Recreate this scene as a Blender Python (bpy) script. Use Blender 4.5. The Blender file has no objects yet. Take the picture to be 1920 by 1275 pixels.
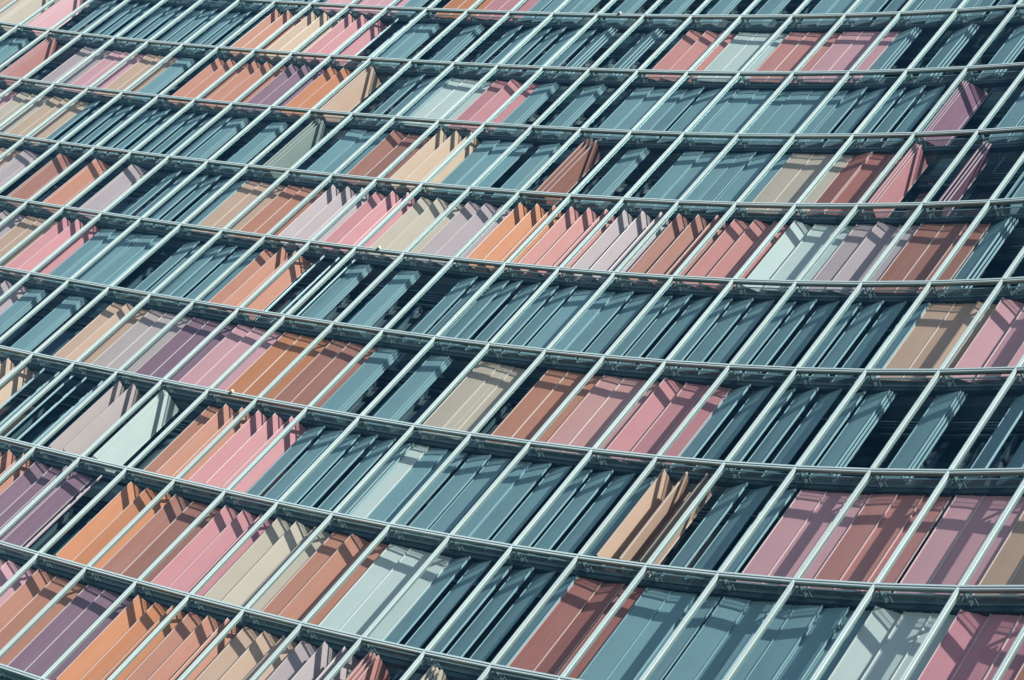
import bpy, math, random
from mathutils import Matrix, Vector
random.seed(7)
S = bpy.context.scene
COL = S.collection
# ------------------------------------------------------------------ geometry of the curved facade
H = 3.3            # storey height
W = 1.8176         # bay width
K = (-8.2956e-3, -7.20720e-2, -3.81439e-2)
C0 = 16
CMIN, CMAX = -7, 33
RMIN, RMAX = -2, 11          # transom indices
def th(c): u = c-C0; return K[0]*u + K[1]*u*u/100 + K[2]*u**3/1000
POS = {C0: Vector((0, 0))}
for c in range(C0, CMAX+1):
    t = th(c+.5); POS[c+1] = POS[c] + W*Vector((math.cos(t), math.sin(t)))
for c in range(C0, CMIN-1, -1):
    t = th(c-.5); POS[c-1] = POS[c] - W*Vector((math.cos(t), math.sin(t)))
def tang(c):
    v = POS[c+1]-POS[c]; return v.normalized()
def inw(v): return Vector((-v.y, v.x))
def nodeN(c):
    a = POS[max(c-1, CMIN-1)]; b = POS[min(c+1, CMAX+1)]
    return inw((b-a).normalized())
def P(c, s, d, z):
    t = tang(c); n = inw(t); q = POS[c] + t*s + n*d
    return (q.x, q.y, z)
CAM = Vector((35.13588, -26.32188, -45.67272)); RV = Vector((2.34166856, 0.148418355, 0.861675384)); FOC = math.exp(0.6665001)
CM = Matrix.Rotation(RV.length, 3, RV.normalized())
def project(p):                      # only used to decide which bays the picture can show
    q = CM.transposed() @ (Vector(p)-CAM); f = FOC*1920
    return 960+f*q.x/-q.z, 637.5-f*q.y/-q.z

# ------------------------------------------------------------------ materials
def mat(name, col, rough=.5, metal=0., spec=.5, noise=0., nscale=4., bump=0., bscale=200., streak=0.):
    m = bpy.data.materials.new(name); m.use_nodes = True; nt = m.node_tree; b = nt.nodes['Principled BSDF']
    b.inputs['Roughness'].default_value = rough; b.inputs['Metallic'].default_value = metal
    b.inputs['Specular IOR Level'].default_value = spec
    b.inputs['Base Color'].default_value = (*col, 1)
    tc = nt.nodes.new('ShaderNodeTexCoord')
    if noise:
        n = nt.nodes.new('ShaderNodeTexNoise'); n.inputs['Scale'].default_value = nscale; n.inputs['Detail'].default_value = 5
        nt.links.new(tc.outputs['Object'], n.inputs['Vector'])
        oi = nt.nodes.new('ShaderNodeObjectInfo')
        a = nt.nodes.new('ShaderNodeMath'); a.operation = 'MULTIPLY_ADD'; a.inputs[1].default_value = noise; a.inputs[2].default_value = 1-noise*.5
        nt.links.new(n.outputs['Fac'], a.inputs[0])
        a2 = nt.nodes.new('ShaderNodeMath'); a2.operation = 'MULTIPLY_ADD'; a2.inputs[1].default_value = noise*.7; a2.inputs[2].default_value = 1-noise*.35
        nt.links.new(oi.outputs['Random'], a2.inputs[0])
        a3 = nt.nodes.new('ShaderNodeMath'); a3.operation = 'MULTIPLY'
        nt.links.new(a.outputs[0], a3.inputs[0]); nt.links.new(a2.outputs[0], a3.inputs[1])
        vm = nt.nodes.new('ShaderNodeVectorMath'); vm.operation = 'SCALE'; vm.inputs[0].default_value = col
        nt.links.new(a3.outputs[0], vm.inputs['Scale']); nt.links.new(vm.outputs[0], b.inputs['Base Color'])
    if streak:                       # rain streaks and dust, running down the sheet
        mp = nt.nodes.new('ShaderNodeMapping'); mp.inputs['Scale'].default_value = (9, 9, .45); nt.links.new(tc.outputs['Object'], mp.inputs[0])
        ad = nt.nodes.new('ShaderNodeVectorMath'); ad.operation = 'ADD'; nt.links.new(mp.outputs[0], ad.inputs[0]); nt.links.new(oi.outputs['Random'], ad.inputs[1])
        n3 = nt.nodes.new('ShaderNodeTexNoise'); n3.noise_dimensions = '4D'; n3.inputs['Scale'].default_value = 1.6; n3.inputs['Detail'].default_value = 6
        wm = nt.nodes.new('ShaderNodeMath'); wm.operation = 'MULTIPLY'; wm.inputs[1].default_value = 40; nt.links.new(oi.outputs['Random'], wm.inputs[0])
        nt.links.new(ad.outputs[0], n3.inputs['Vector']); nt.links.new(wm.outputs[0], n3.inputs['W'])
        rr = nt.nodes.new('ShaderNodeMapRange'); rr.inputs[1].default_value = .45; rr.inputs[2].default_value = .75; rr.inputs[4].default_value = streak
        nt.links.new(n3.outputs['Fac'], rr.inputs[0])
        mc = nt.nodes.new('ShaderNodeMix'); mc.data_type = 'RGBA'; mc.inputs[7].default_value = (.42, .43, .42, 1)
        nt.links.new(rr.outputs[0], mc.inputs[0]); nt.links.new(vm.outputs[0], mc.inputs[6]); nt.links.new(mc.outputs[2], b.inputs['Base Color'])
    if bump:
        n2 = nt.nodes.new('ShaderNodeTexNoise'); n2.inputs['Scale'].default_value = bscale
        nt.links.new(tc.outputs['Object'], n2.inputs['Vector'])
        bp = nt.nodes.new('ShaderNodeBump'); bp.inputs['Strength'].default_value = bump; bp.inputs['Distance'].default_value = .01
        nt.links.new(n2.outputs['Fac'], bp.inputs['Height']); nt.links.new(bp.outputs[0], b.inputs['Normal'])
    return m
M_ALU = mat('pale_aluminium', (.47, .60, .61), .34, .1, .5, .16, 3.)
M_FIN = mat('fin_aluminium', (.165, .22, .215), .45, .0, .4, .2, 2.)
M_ALU2 = mat('transom_aluminium', (.44, .58, .60), .36, .0, .5, .10, 3.)
M_GASKET = mat('dark_gasket', (.02, .03, .03), .6)
M_STEEL = mat('galvanised_steel', (.14, .215, .225), .5, .3, .5, .25, 3.)
M_TRACK = mat('dark_track', (.018, .045, .056), .5, .2, .5, .2, 3.)
M_SLAB = mat('slab_edge', (.025, .06, .075), .55, 0, .5, .2, 2.)
M_FRAME = mat('inner_frame', (.08, .14, .16), .45, .3, .5)
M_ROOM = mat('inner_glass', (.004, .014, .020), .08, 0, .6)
M_CORE = mat('core_concrete', (.25, .27, .27), .8, 0, .3, .2, .5)

def grate_mat():
    m = bpy.data.materials.new('slotted_grating'); m.use_nodes = True; nt = m.node_tree; b = nt.nodes['Principled BSDF']
    b.inputs['Base Color'].default_value = (.32, .43, .44, 1); b.inputs['Roughness'].default_value = .45; b.inputs['Metallic'].default_value = .4
    uv = nt.nodes.new('ShaderNodeUVMap'); sp = nt.nodes.new('ShaderNodeSeparateXYZ'); nt.links.new(uv.outputs[0], sp.inputs[0])
    def slot(out, pitch, frac):
        a = nt.nodes.new('ShaderNodeMath'); a.operation = 'DIVIDE'; a.inputs[1].default_value = pitch; nt.links.new(out, a.inputs[0])
        f = nt.nodes.new('ShaderNodeMath'); f.operation = 'FRACT'; nt.links.new(a.outputs[0], f.inputs[0])
        l = nt.nodes.new('ShaderNodeMath'); l.operation = 'LESS_THAN'; l.inputs[1].default_value = frac; nt.links.new(f.outputs[0], l.inputs[0])
        return l.outputs[0]
    u = slot(sp.outputs['X'], .046, .62); v = slot(sp.outputs['Y'], .0615, .85)
    mu = nt.nodes.new('ShaderNodeMath'); mu.operation = 'MULTIPLY'; nt.links.new(u, mu.inputs[0]); nt.links.new(v, mu.inputs[1])
    tr = nt.nodes.new('ShaderNodeBsdfTransparent'); mx = nt.nodes.new('ShaderNodeMixShader')
    nt.links.new(mu.outputs[0], mx.inputs[0]); nt.links.new(b.outputs[0], mx.inputs[1]); nt.links.new(tr.outputs[0], mx.inputs[2])
    nt.links.new(mx.outputs[0], nt.nodes['Material Output'].inputs['Surface'])
    return m
M_GRATE = grate_mat()
def glass_mat():
    m = bpy.data.materials.new('facade_glass'); m.use_nodes = True; nt = m.node_tree
    nt.nodes.remove(nt.nodes['Principled BSDF'])
    tr = nt.nodes.new('ShaderNodeBsdfTransparent'); tr.inputs[0].default_value = (.935, .968, .975, 1)
    gl = nt.nodes.new('ShaderNodeBsdfGlossy'); gl.inputs['Roughness'].default_value = .02; gl.inputs['Color'].default_value = (.36, .72, .80, 1)
    fr = nt.nodes.new('ShaderNodeFresnel'); fr.inputs['IOR'].default_value = 1.38
    mx = nt.nodes.new('ShaderNodeMixShader')
    ge = nt.nodes.new('ShaderNodeNewGeometry'); sb = nt.nodes.new('ShaderNodeMath'); sb.operation = 'SUBTRACT'; sb.inputs[0].default_value = 1.
    ml = nt.nodes.new('ShaderNodeMath'); ml.operation = 'MULTIPLY'
    nt.links.new(ge.outputs['Backfacing'], sb.inputs[1]); nt.links.new(sb.outputs[0], ml.inputs[0]); nt.links.new(fr.outputs[0], ml.inputs[1])
    nt.links.new(ml.outputs[0], mx.inputs[0]); nt.links.new(tr.outputs[0], mx.inputs[1]); nt.links.new(gl.outputs[0], mx.inputs[2])
    nt.links.new(mx.outputs[0], nt.nodes['Material Output'].inputs['Surface'])
    return m
M_GLASS = glass_mat()

PAL = {  # code: (label colour, base colour)
 'B': ('blue-grey', (.185, .312, .345)),
 'O': ('orange', (.49, .19, .092)),
 'T': ('terracotta', (.46, .20, .135)),
 'R': ('reddish brown', (.34, .13, .11)),
 'N': ('brown', (.335, .145, .11)),
 'P': ('pink', (.50, .215, .23)),
 'M': ('mauve pink', (.58, .305, .335)),
 'L': ('pale lilac', (.41, .325, .335)),
 'V': ('purple', (.235, .135, .18)),
 'U': ('plum', (.19, .085, .13)),
 'Q': ('rose', (.54, .23, .265)),
 'G': ('olive beige', (.47, .39, .315)),
 'C': ('cream', (.50, .35, .255)),
 'A': ('tan', (.52, .34, .25)),
 'W': ('mint white', (.49, .56, .535)),
 'S': ('salmon', (.50, .215, .195)),
 'D': ('dusty pink', (.57, .29, .275)),
 'E': ('grey green', (.20, .25, .225)),
 'H': ('pinkish grey', (.44, .355, .345)),
}
PMAT = {k: mat('painted_' + v[0].replace(' ', '_').replace('-', '_'), v[1], .62, 0, .2, .24 if k == 'B' else .15, 1.3, .04, 500, streak=.12) for k, v in PAL.items()}

LIT_EDGE = {k: mat('sunlit_edge_' + v[0].replace(' ', '_').replace('-', '_'), tuple(.35*x+.65*y for x, y in zip(v[1], (.72, .68, .66) if k != 'B' else (.28, .43, .48))), .4, 0, .5, .1, 3.) for k, v in PAL.items()}  # leaf paint made paler on the edge beads: sunlit seam lines put into colour

# ------------------------------------------------------------------ mesh builder
class MB:
    def __init__(s): s.v = []; s.f = []; s.m = []; s.uv = []
    def face(s, pts, mi=0, uv=None):
        i = len(s.v); s.v += pts; s.f.append(tuple(range(i, i+len(pts)))); s.m.append(mi); s.uv.append(uv or [(0, 0)]*len(pts))
    def hexa(s, p, mi=0):            # p: 8 points, bottom ring 0-3, top ring 4-7
        for q in ((0,3,2,1),(4,5,6,7),(0,1,5,4),(1,2,6,5),(2,3,7,6),(3,0,4,7)): s.face([p[k] for k in q], mi)
    def box(s, c, s0, s1, d0, d1, z0, z1, mi=0):
        s.hexa([P(c,s0,d0,z0),P(c,s1,d0,z0),P(c,s1,d1,z0),P(c,s0,d1,z0),P(c,s0,d0,z1),P(c,s1,d0,z1),P(c,s1,d1,z1),P(c,s0,d1,z1)], mi)
    def sweep(s, c0, c1, prof, mi=0):     # closed profile [(d,z)] along the curved nodes
        rings = []
        for c in range(c0, c1+1):
            n = nodeN(c); rings.append([(POS[c].x+n.x*d, POS[c].y+n.y*d, z) for d, z in prof])
        k = len(prof)
        for a, b in zip(rings, rings[1:]):
            for i in range(k): j = (i+1) % k; s.face([a[i], b[i], b[j], a[j]], mi)
        s.face(rings[0][::-1], mi); s.face(rings[-1], mi)
    def build(s, name, mats, parent=None):
        me = bpy.data.meshes.new(name); me.from_pydata(s.v, [], s.f); me.update()
        for m in mats: me.materials.append(m)
        me.polygons.foreach_set('material_index', s.m)
        ul = me.uv_layers.new(name='UVMap'); flat = [x for u in s.uv for q in u for x in q]; ul.data.foreach_set('uv', flat)
        o = bpy.data.objects.new(name, me); COL.objects.link(o)
        if parent: o.parent = parent
        return o
def rect(d0, d1, z0, z1): return [(d0, z0), (d1, z0), (d1, z1), (d0, z1)]
def empty(name, loc=(0, 0, 0), rz=0):
    o = bpy.data.objects.new(name, None); o.location = loc; o.rotation_euler = (0, 0, rz); o.empty_display_size = .3; COL.objects.link(o); return o
def tag(o, label, cat, group=None):
    o['label'] = label; o['category'] = cat
    if group: o['group'] = group

# ------------------------------------------------------------------ the building
B = empty('office_building')
tag(B, 'curved glass double-skin office facade with pale metal grid in front of coloured shutters', 'building')
ZT = -H*RMIN + .3; ZB = -H*RMAX - .3
# mullions: glossy cap in two strips with a dark groove, fin behind it cut back at every floor, steel bracket
for c in range(CMIN, CMAX+1):
    m = MB(); cc = c
    n = nodeN(c); t = Vector((n.y, -n.x)); o = POS[c]
    def Q(s, d, z): q = o+t*s+n*d; return (q.x, q.y, z)
    def bx(s0, s1, d0, d1, z0, z1, mi=0):
        m.hexa([Q(s0,d0,z0),Q(s1,d0,z0),Q(s1,d1,z0),Q(s0,d1,z0),Q(s0,d0,z1),Q(s1,d0,z1),Q(s1,d1,z1),Q(s0,d1,z1)], mi)
    for r in range(RMIN-1, RMAX+1):
        zt = -H*r - .012; zb = -H*(r+1) - .002        # cap joints just under each transom
        if r < RMIN: zt = ZT
        if r == RMAX: zb = ZB
        bx(-.032, .004, -.024, .03, zb, zt, 0)
        bx(.017, .033, -.008, .03, zb, zt, 0)
        bx(.004, .017, -.004, .03, zb, zt, 1)
        # fin, 150 mm deep, tapering out towards the floor above
        z1 = -H*r - .07; z0 = -H*(r+1) + .06
        if r < RMIN or r == RMAX: continue
        prof = [(.03, z1), (.085, z1), (.102, z1-.30), (.102, z0+.10), (.09, z0), (.03, z0)]
        a = [Q(-.026, d, z) for d, z in prof]; b = [Q(.026, d, z) for d, z in prof]
        m.face(a, 2); m.face(b[::-1], 2)
        for i in range(6):
            j = (i+1) % 6; m.face([a[i], b[i], b[j], a[j]], 2)
        for zz in (z1+.07,):          # cantilever arm and clamp that carry the grating
            bx(.0265, .062, .09, .445, zz-.006, zz+.1, 3)
            bx(.17, .195, .263, .445, zz+.02, zz+.055, 3)
            bx(.062, .17, .27, .30, zz+.0, zz+.03, 3)
            bx(.0265, .055, .103, .19, zz-.26, zz-.09, 3)
    m.build('mullion', [M_ALU, M_GASKET, M_FIN, M_STEEL], B)
for r in range(RMIN, RMAX+1):
    z = -H*r
    m = MB()
    m.sweep(CMIN, CMAX, rect(-.020, .030, z+.007, z+.048), 0)
    m.sweep(CMIN, CMAX, rect(-.008, .030, z-.046, z-.007), 1)
    m.sweep(CMIN, CMAX, rect(-.002, .100, z-.0065, z+.0065), 2)
    m.sweep(CMIN, CMAX, rect(.030, .100, z-.044, z-.007), 3)
    m.sweep(CMIN, CMAX, rect(.030, .100, z+.007, z+.044), 3)
    tr = m.build('transom', [M_ALU2, M_ALU, M_GASKET, M_STEEL], B)
    if r in (0, 4, 6):                # small round fitting clamped on the rail
        def ring(rad, d, n=10): return [P(14, .88+rad*math.cos(k*math.tau/n), d, z+.035+rad*math.sin(k*math.tau/n)) for k in range(n)]
        f = MB(); lv = [ring(.040, -.021), ring(.046, -.05), ring(.042, -.075), ring(.026, -.095), ring(.008, -.102)]
        for a, b in zip(lv, lv[1:]):
            for k in range(10): f.face([a[k], a[(k+1) % 10], b[(k+1) % 10], b[k]])
        f.face(lv[0][::-1]); f.face(lv[-1]); f.hexa([P(14, .82, -.06, z-.075), P(14, .86, -.06, z-.075), P(14, .86, -.021, z-.075), P(14, .82, -.021, z-.075), P(14, .82, -.06, z+.03), P(14, .86, -.06, z+.03), P(14, .86, -.021, z+.03), P(14, .82, -.021, z+.03)], 1)
        fx = f.build('sensor', [mat('sensor_dome', (.75, .74, .62), .3), M_GASKET], tr)
    # walkway: edge channel, slotted grating, shutter track, second grating, slab edge
    m = MB()
    m.sweep(CMIN, CMAX, rect(.246, .261, z+.040, z+.078), 1)
    m.sweep(CMIN, CMAX, rect(.4465, .4555, z+.035, z+.065), 1)
    for a, b, y in ((.262, .446, -.06), (.606, .965, .01)):
        for c in range(CMIN, CMAX):
            na, nb = nodeN(c), nodeN(c+1)
            A = lambda d: (POS[c].x+na.x*d, POS[c].y+na.y*d, z-y)
            Bq = lambda d: (POS[c+1].x+nb.x*d, POS[c+1].y+nb.y*d, z-y)
            m.face([A(a), Bq(a), Bq(b), A(b)], 0, [(.02, .0), (W+.02, .0), (W+.02, b-a), (.02, b-a)])
    w = m.build('walkway_grating', [M_GRATE, M_STEEL], B)
    m = MB()
    m.sweep(CMIN, CMAX, rect(.456, .605, z-.105, z-.012), 0)
    m.sweep(CMIN, CMAX, rect(.47, .495, z+.0, z+.13), 0)
    m.build('shutter_track', [M_TRACK], w)
    m = MB()
    m.sweep(CMIN, CMAX, rect(1.0, 1.3, z-.42, z+.30), 0)
    m.sweep(CMIN, CMAX, rect(.93, .999, z-.60, z-.56), 1)
    m.sweep(CMIN, CMAX, rect(.93, .999, z-.70, z-.66), 1)
    m.sweep(CMIN, CMAX, rect(.93, .999, z-.80, z-.76), 1)
    m.build('slab_edge', [M_SLAB, M_FRAME], B)
    if r < RMAX:
        m = MB()
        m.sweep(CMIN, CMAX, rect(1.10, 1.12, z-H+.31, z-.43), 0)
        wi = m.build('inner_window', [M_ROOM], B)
        m = MB()
        m.sweep(CMIN, CMAX, rect(1.02, 1.098, z-.93, z-.85), 0)
        m.sweep(CMIN, CMAX, rect(1.02, 1.098, z-H+.302, z-H+.36), 0)
        for c in range(CMIN, CMAX):
            for s in (.0, .909):
                m.box(c, s-.035, s+.035, 1.0, 1.097, z-H+.365, z-.935, 0)
        m.build('window_frame', [M_FRAME], wi)
# body of the building behind the double skin, down to the street
m = MB(); m.sweep(CMIN, CMAX, rect(1.32, 11, -47.4, ZT), 0); m.build('wall', [M_CORE], B)

# ------------------------------------------------------------------ glass panes
def cell_quad(r, c, d=0.):
    return [project(P(c, s, d, -H*q)) for q, s in ((r, 0), (r, W), (r+1, W), (r+1, 0))]
def cell_area(r, c):
    q = cell_quad(r, c)
    xs = [min(max(p[0], 0), 1920) for p in q]; ys = [min(max(p[1], 0), 1275) for p in q]
    return abs(sum(xs[i]*ys[(i+1) % 4]-xs[(i+1) % 4]*ys[i] for i in range(4)))/2
cells = [(r, c) for r in range(RMIN, RMAX) for c in range(CMIN, CMAX)]
rank = sorted(cells, key=lambda k: -cell_area(*k))
def pane(m, r, c):
    m.box(c, .045, W-.045, .052, .064, -H*(r+1)+.05, -H*r-.05, 0)
for r, c in rank[:100]:
    m = MB(); pane(m, r, c); m.build('glass_pane', [M_GLASS], B)
m = MB()
for r, c in rank[100:]: pane(m, r, c)
rest = m.build('glass_pane', [M_GLASS], B); rest['kind'] = 'stuff'

# ------------------------------------------------------------------ shutters
LW, LH, LT = .632, 2.84, .028
def leaf_mesh():
    m = MB(); n = 8; bow = -.005
    x = [-LW/2 + LW*i/n for i in range(n+1)]
    yo = [-LT/2 + bow*(1-(2*xx/LW)**2) for xx in x]; yi = [y+LT for y in yo]
    z1, z0 = 0., -LH
    for i in range(n):
        m.face([(x[i], yo[i], z0), (x[i+1], yo[i+1], z0), (x[i+1], yo[i+1], z1), (x[i], yo[i], z1)])
        m.face([(x[i+1], yi[i+1], z0), (x[i], yi[i], z0), (x[i], yi[i], z1), (x[i+1], yi[i+1], z1)])
        m.face([(x[i], yo[i], z1), (x[i+1], yo[i+1], z1), (x[i+1], yi[i+1], z1), (x[i], yi[i], z1)])
        m.face([(x[i], yi[i], z0), (x[i+1], yi[i+1], z0), (x[i+1], yo[i+1], z0), (x[i], yo[i], z0)])
    m.face([(x[0], yi[0], z0), (x[0], yo[0], z0), (x[0], yo[0], z1), (x[0], yi[0], z1)])
    m.face([(x[n], yo[n], z0), (x[n], yi[n], z0), (x[n], yi[n], z1), (x[n], yo[n], z1)])
    m.m = [0]*len(m.f)
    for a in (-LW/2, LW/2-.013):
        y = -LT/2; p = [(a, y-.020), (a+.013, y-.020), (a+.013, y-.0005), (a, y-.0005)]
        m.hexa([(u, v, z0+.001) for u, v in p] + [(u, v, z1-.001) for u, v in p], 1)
    # pivot pin up into the track
    for (a, b, c0, c1) in ((-.02, .02, 0, .022),):
        p = [(a, -.012, c0+.0005), (b, -.012, c0+.0005), (b, .012, c0+.0005), (a, .012, c0+.0005)]
        q = [(u, v, c1) for u, v, _ in p]; m.hexa(p+q)
    return m
LEAF = leaf_mesh()
LM = {}
def leaf_data(code):
    if code not in LM:
        o = LEAF.build('shutter_leaf', [PMAT[code], LIT_EDGE[code]]); LM[code] = o.data
        for p in o.data.polygons[:32]: p.use_smooth = False
        bpy.data.objects.remove(o)
    return LM[code]
# state -> list of (s, angle in degrees, extra depth)
def st(spec, c):
    spec, _, off = spec.partition('@')
    return [(s+float(off or 0)-.10, a, d) for s, a, d in st0(spec, c)]
def st0(spec, c):
    k, *a = spec.split(',') ; a = [float(x) for x in a]
    if k == 'F':           # closed across the bay; one angle or one per leaf
        g = [v*(1.14 if c > 14 else 1.05) if v <= -9 else v*.4 if 0 < v <= 16 else v*.85 if 16 < v < 36 else v for v in ((a*3)[:3] if len(a) < 3 else a)]
        return [(.30+.607*i, g[i], .0) for i in range(3)]
    if k == 'S':           # the leaves slid together: s, angle, step
        x, g = a[0], a[1]; stp = a[2] if len(a) > 2 else .06
        return [(x+stp*i, g, .035*i-.02) for i in range(3)]
    if k == 'X':           # free: s,angle pairs
        return [(a[i], a[i+1], 0.) for i in range(0, len(a), 2)]
STATE = {}
def phrase(sp):
    sp = sp.partition('@')[0]
    k, *a = sp.split(','); a = [float(x) for x in a]
    if k == 'S':
        if abs(a[1]) > 35: return 'slid together and swung wide open'
        return 'slid together leaving a dark opening'
    if k == 'X':
        return 'turned edge-on with dark gaps'
    g = (a*3)[:3] if len(a) < 3 else a
    if max(g) >= 50: return 'swung steeply open like fins'
    if max(g) >= 20: return 'half turned and overlapping'
    if min(g) <= -9: return 'tilted with narrow dark gaps'
    return 'closed flat'
E_ = 'X,.25,-33,.95,-33,1.6,-36'
ROWS = {
-1: {5:'B F,-12',6:'B F,-12',7:'M F,30',8:'M F,20',9:'B S,.2,-5',10:'O F,15',11:'P F,15',12:'B F,-8',13:'B S,.2,-6',14:'B S,.2,-6',15:'B S,.25,-6',16:'B S,.2,-6',17:'B S,.2,-6',18:'B F,-5',19:'B F,-14',20:'B F,-8',21:'B F,-14',22:'B F,-8',23:'B F,-12',24:'B F,-12'},
0: {-3:'L F,10',-2:'C F,8',-1:'G S,.15,62,.15',0:'M S,.15,65,.15',1:'B F,-14',2:'B F,-14',3:'B F,-14',4:'B F,-10',5:'B F,-14',6:'T F,54',7:'C F,54',8:'P F,50',9:'B X,.3,-30,.95,-30,1.45,-8',10:'B S,.2,-3',11:'B S,.3,-10,.09',12:'B F,-16',13:'B F,-15',14:'B S,.35,-22,.09',15:'B S,.35,-22,.09',16:'S F,18',17:'W F,6,6,10',18:'S F,6',19:'M F,4',20:'B S,.25,-15,.09',21:'B S,.25,-18,.09',22:'B S,.35,-14,.08',23:'B S,.3,-12',24:'B F,-14'},
1: {-1:'B F,-10',0:'B S,.2,-4',1:'S S,.17,82,.1',2:'L F,12@.2',3:'M F,12',4:'A F,12',5:'B S,.2,-2',6:'T F,34',7:'T F,34',8:'V F,34',9:'O F,34',10:'A S,.1,80,.06',11:'B F,-16',12:'W F,6@-.1',13:'P F,14,24,20',14:'B S,.25,-6',15:'B S,.25,-9',16:'B F,-5',17:'B F,-9',18:'B F,0@.06',19:'B X,.35,-2,.95,-2,1.5,-2',20:'B F,-13',21:'B F,-14',22:'U S,.21,40,.06',23:'B F,-8',24:'B F,-8',25:'B F,-12'},
2: {0:'M F,14',1:'M F,14',2:'G F,14',3:'C F,16',4:'B F,-14',5:'B F,-15',6:'B F,-15',7:'B F,-15',8:'B S,.35,-6',9:'B S,.35,-4',10:'E S,.37,84,.12',11:'B F,2,-6,-6',12:'N F,22,4,8',13:'C F,64',14:'B F,-3',15:'B S,.75,-6',16:'N S,.3,98,.15',17:'B S,.25,-8',18:'B F,-3@.08',19:'B F,-7',20:'G F,4,-2,8',21:'R F,-10,10,8',22:'P S,.12,90,.06',23:'U S,.1,118,.08',24:'B X,.1,-68,.3,-70,1.5,95',25:'N F,80',26:'B F,-12'},
3: {2:'T F,20',3:'A F,15',4:'L S,.3,12,.13',5:'N S,.35,24,.06',6:'T S,.35,24,.06',7:'L S,.35,20,.06',8:'B F,-15',9:'B F,-15',10:'A F,12',11:'T F,14',12:'L F,48',13:'P F,28,48,50',14:'G F,24,30,24',15:'L F,22,24,20',16:'O F,50',17:'S F,48',18:'L F,48',19:'N F,44',20:'S F,26',21:'W F,32,8,4',22:'L F,12,20,6',23:'N F,6,2,0',24:'B S,.3,-20,.08',25:'B F,-14',26:'B F,-12'},
4: {4:'L F,24',5:'L F,18',6:'A F,12',7:'P F,42',8:'B F,-4',9:'B S,.42,-2,.22',10:'B X,.5,-12,1.1,-10,1.6,-10',11:'B F,-11',12:'T F,20,66,40',13:'B X,.35,-34,.95,-34,1.6,-38',14:'B S,.2,-6',15:'B S,.2,-5',16:'B X,.55,-14,1.12,-14,1.66,-14',17:'B F,-13',18:'B F,-12,-4,-4',19:'B F,-10',20:'B F,-13',21:'B F,-11',22:'B F,-15',23:'B F,-15',24:'A F,6,2,18',25:'M F,26,0,20',26:'M F,10',27:'B F,-10'},
5: {6:'L F,30',7:'L F,30',8:'B S,.3,-3',9:'B S,.3,-3',10:'A F,12,26,12@.16',11:'H F,12,8,8',12:'V F,10',13:'M F,12',14:'O F,8',15:'N F,12',16:'B S,.15,-2',17:'B S,.15,-4',18:'G S,.03,4,.44',19:'T F,8,4,2@.1',20:'D F,10,4,2',21:'P F,26,14,10',22:'B F,-17',23:'B F,-16',24:'B S,.3,-12',25:'B S,.2,-11',26:'B X,.2,-24,1.0,-24,1.5,-24',27:'B F,-12'},
6: {7:'C F,40',8:'C F,50',9:'C F,60',10:'B X,.25,-30,.9,-30,1.55,-32',11:'B X,.25,-30,.95,-30,1.6,-32',12:'H X,.2,80,.78,80,1.6,-30',13:'W S,.2,76,.05',14:'T F,14,46,46',15:'P F,46,48,50',16:'B F,-12',17:'B F,-14',18:'B F,0,-3,-3@-.16',19:'B F,-7',20:'B F,-8,-13,-13',21:'B F,-14',22:'A X,.3,84,.8,107,1.36,106',23:'B F,-14',24:'M F,6,0,2@.12',25:'S F,-1,-2,0',26:'M F,4,0,4@.14',27:'A F,4',28:'B F,-12'},
7: {9:'T F,40',10:'T F,40',11:'T F,60',12:'V F,18,12,40',13:'V X,.05,10,.6,-33,1.3,-33',14:'O F,38,24,36@.12',15:'N F,30,8,8',16:'P F,28',17:'G F,26,30,20',18:'T F,6,24,14',19:'W F,10,10,4',20:'B F,-15',21:'B F,-16',22:'R F,16,-6,0',23:'B F,2,2,-6',24:'B F,10,-4,0@.12',25:'B F,-3,-6,-4',26:'W F,20,4,14',27:'Q F,20,4,4',28:'T F,6',29:'T F,6'},
8: {11:'M F,20',12:'M F,20',13:'M F,20',14:'T F,22,8,10',15:'V F,10,14,10',16:'O F,37,20,32',17:'T F,20,32,50',18:'A F,18,26,28',19:'L F,26,62,60',20:'S S,.35,86,.1',21:'G S,.35,84,.1',22:'B F,-12',23:'B F,-12',24:'B F,-12',25:'B F,-12'},
9: {13:'B F,-12',14:'B F,-12',15:'B F,-12',16:'B F,-12',17:'B F,-12'},
}
OVER = {(6, 18, 0): 'W'}       # one leaf painted differently from its set
ORD = ['zeroth','first','second','third','fourth','fifth','sixth','seventh','eighth','ninth','tenth','eleventh','twelfth','thirteenth','fourteenth','fifteenth','sixteenth','seventeenth','eighteenth','nineteenth','twentieth','twenty-first','twenty-second','twenty-third','twenty-fourth','twenty-fifth','twenty-sixth','twenty-seventh','twenty-eighth','twenty-ninth','thirtieth','thirty-first','thirty-second','thirty-third']
D_LEAF, Z_LEAF = .54, -.128
vis = []
for r in sorted(ROWS):
    for c in sorted(ROWS[r]):
        if c < CMIN or c >= CMAX: continue
        q = [project(P(c, s, D_LEAF, -H*r-dz)) for dz, s in ((.1, -.2), (.1, W), (3., W), (3., -.2))]
        xs = [p[0] for p in q]; ys = [p[1] for p in q]
        if max(xs) < -60 or min(xs) > 1980 or max(ys) < -40 or min(ys) > 1315: continue
        n_in = any(-5 < a < 1925 and -5 < b < 1280 for a, b in q)
        vis.append((r, c, n_in))
byrow = {}
for r, c, n in vis:
    if n: byrow.setdefault(r, []).append(c)
labels = {}
def info(r, c):
    if r in ROWS and c in ROWS[r]:
        k, sp = ROWS[r][c].split(' '); return PAL[k][0], phrase(sp)
    return None
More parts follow.
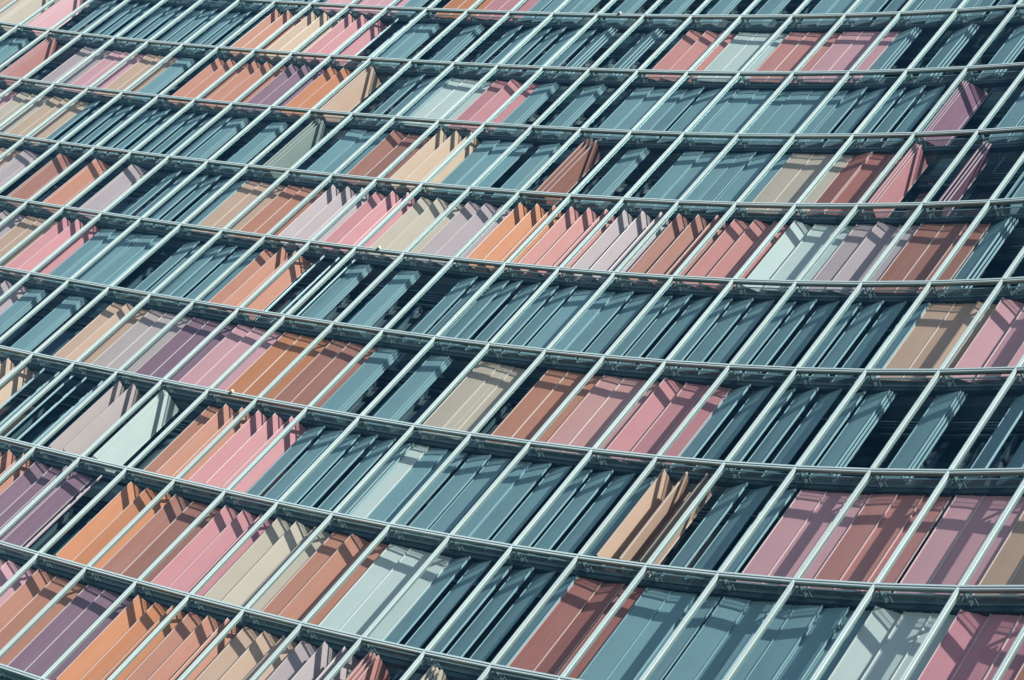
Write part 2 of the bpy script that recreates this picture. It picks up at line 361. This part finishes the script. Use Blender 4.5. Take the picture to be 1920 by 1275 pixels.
def lab1(r, c):
    col, ph = info(r, c); L = info(r, c-1); R = info(r, c+1)
    if not (L and R): return None
    if L[0] == col and R[0] == col: return None
    nb = ('between the %s and %s sets' % (L[0], R[0])) if L[0] != R[0] else 'between two %s sets' % L[0]
    return '%s shutters %s, %s' % (col, ph, nb)
cnt = {}
for r, c, n in vis:
    l = lab1(r, c); cnt[l] = cnt.get(l, 0)+1
for r, c, n in vis:
    l = lab1(r, c); col, ph = info(r, c)
    row = byrow.get(r, [])
    if l and cnt[l] == 1 and len(l.split()) <= 16: labels[(r, c)] = l
    else:
        i = row.index(c)+1 if c in row else 0
        sto = ORD[r+2]
        short = {'slid together leaving a dark opening': 'slid together', 'slid together and swung wide open': 'swung wide open',
                 'turned edge-on with dark gaps': 'edge-on', 'swung steeply open like fins': 'open like fins', 'half turned and overlapping': 'half turned',
                 'tilted with narrow dark gaps': 'slightly tilted', 'closed flat': 'closed flat'}[ph]
        if i: labels[(r, c)] = '%s shutters %s, %s bay from left in %s storey from top' % (col, short, ORD[i], sto)
        else: labels[(r, c)] = '%s shutters %s, just past the %s end of the %s storey from top' % (col, short, 'left' if (not row or c < row[0]) else 'right', sto)
for r, c, n in vis:
    code, sp = ROWS[r][c].split(' ')
    t = tang(c); rz = math.atan2(t.y, t.x); o = P(c, W/2, D_LEAF, -H*r+Z_LEAF)
    e = empty('window_shutter', o, rz)
    tag(e, labels[(r, c)], 'shutter', 'coloured shutters behind the glass facade')
    for i, (s, a, dd) in enumerate(st(sp, c)):
        cd = OVER.get((r, c, i), code)
        lf = bpy.data.objects.new('shutter_leaf', leaf_data(cd)); COL.objects.link(lf); lf.parent = e
        if cd != code: lf['label'] = PAL[cd][0] + ' leaf in a ' + PAL[code][0] + ' set'
        closed = abs(a) < 25
        a2 = a + random.uniform(-1.5, 1.5)
        lf.location = (s - W/2, dd + (.004*i if closed else 0), 0)
        if closed and sp[0] == 'F': lf.location.y += .014*(i-1)
        lf.rotation_euler = (0, 0, math.radians(-a2) * -1)
# ------------------------------------------------------------------ ground, sky, sun
g = MB(); g.face([(-3000, -3000, -47.45), (3000, -3000, -47.45), (3000, 3000, -47.45), (-3000, 3000, -47.45)])
go = g.build('ground', [mat('paving', (.16, .16, .15), .85, 0, .3, .3, .05)]); go['kind'] = 'structure'
SUN_EL, SUN_AZ = math.radians(41), math.radians(54)      # azimuth from -Y towards +X
sd = Vector((math.sin(SUN_AZ)*math.cos(SUN_EL), -math.cos(SUN_AZ)*math.cos(SUN_EL), math.sin(SUN_EL)))
L = bpy.data.lights.new('sun', 'SUN'); L.energy = 4.9; L.angle = math.radians(.5); L.color = (1, .93, .84)
lo = bpy.data.objects.new('sun', L); COL.objects.link(lo); lo.rotation_euler = sd.to_track_quat('Z', 'Y').to_euler(); lo.location = (40, -60, 20)
wd = bpy.data.worlds.new('World'); S.world = wd; wd.use_nodes = True; nt = wd.node_tree
bg = nt.nodes['Background']; sk = nt.nodes.new('ShaderNodeTexSky'); sk.sky_type = 'NISHITA'; sk.sun_disc = False
sk.sun_elevation = SUN_EL; sk.sun_rotation = math.atan2(sd.x, sd.y)
sk.dust_density = .6; sk.ozone_density = 2.0
nt.links.new(sk.outputs[0], bg.inputs[0]); bg.inputs[1].default_value = .09
cam = bpy.data.cameras.new('camera'); co = bpy.data.objects.new('camera', cam); COL.objects.link(co)
cam.sensor_width = 36; cam.lens = FOC*36; cam.clip_end = 8000; cam.clip_start = .1
co.matrix_world = Matrix.Translation(CAM) @ CM.to_4x4()
S.camera = co
S.render.engine = 'CYCLES'
S.cycles.transparent_max_bounces = 24; S.cycles.max_bounces = 8; S.cycles.caustics_reflective = False; S.cycles.caustics_refractive = False
S.view_settings.view_transform = 'Standard'; S.view_settings.look = 'None'; S.view_settings.exposure = .63; S.view_settings.gamma = 1
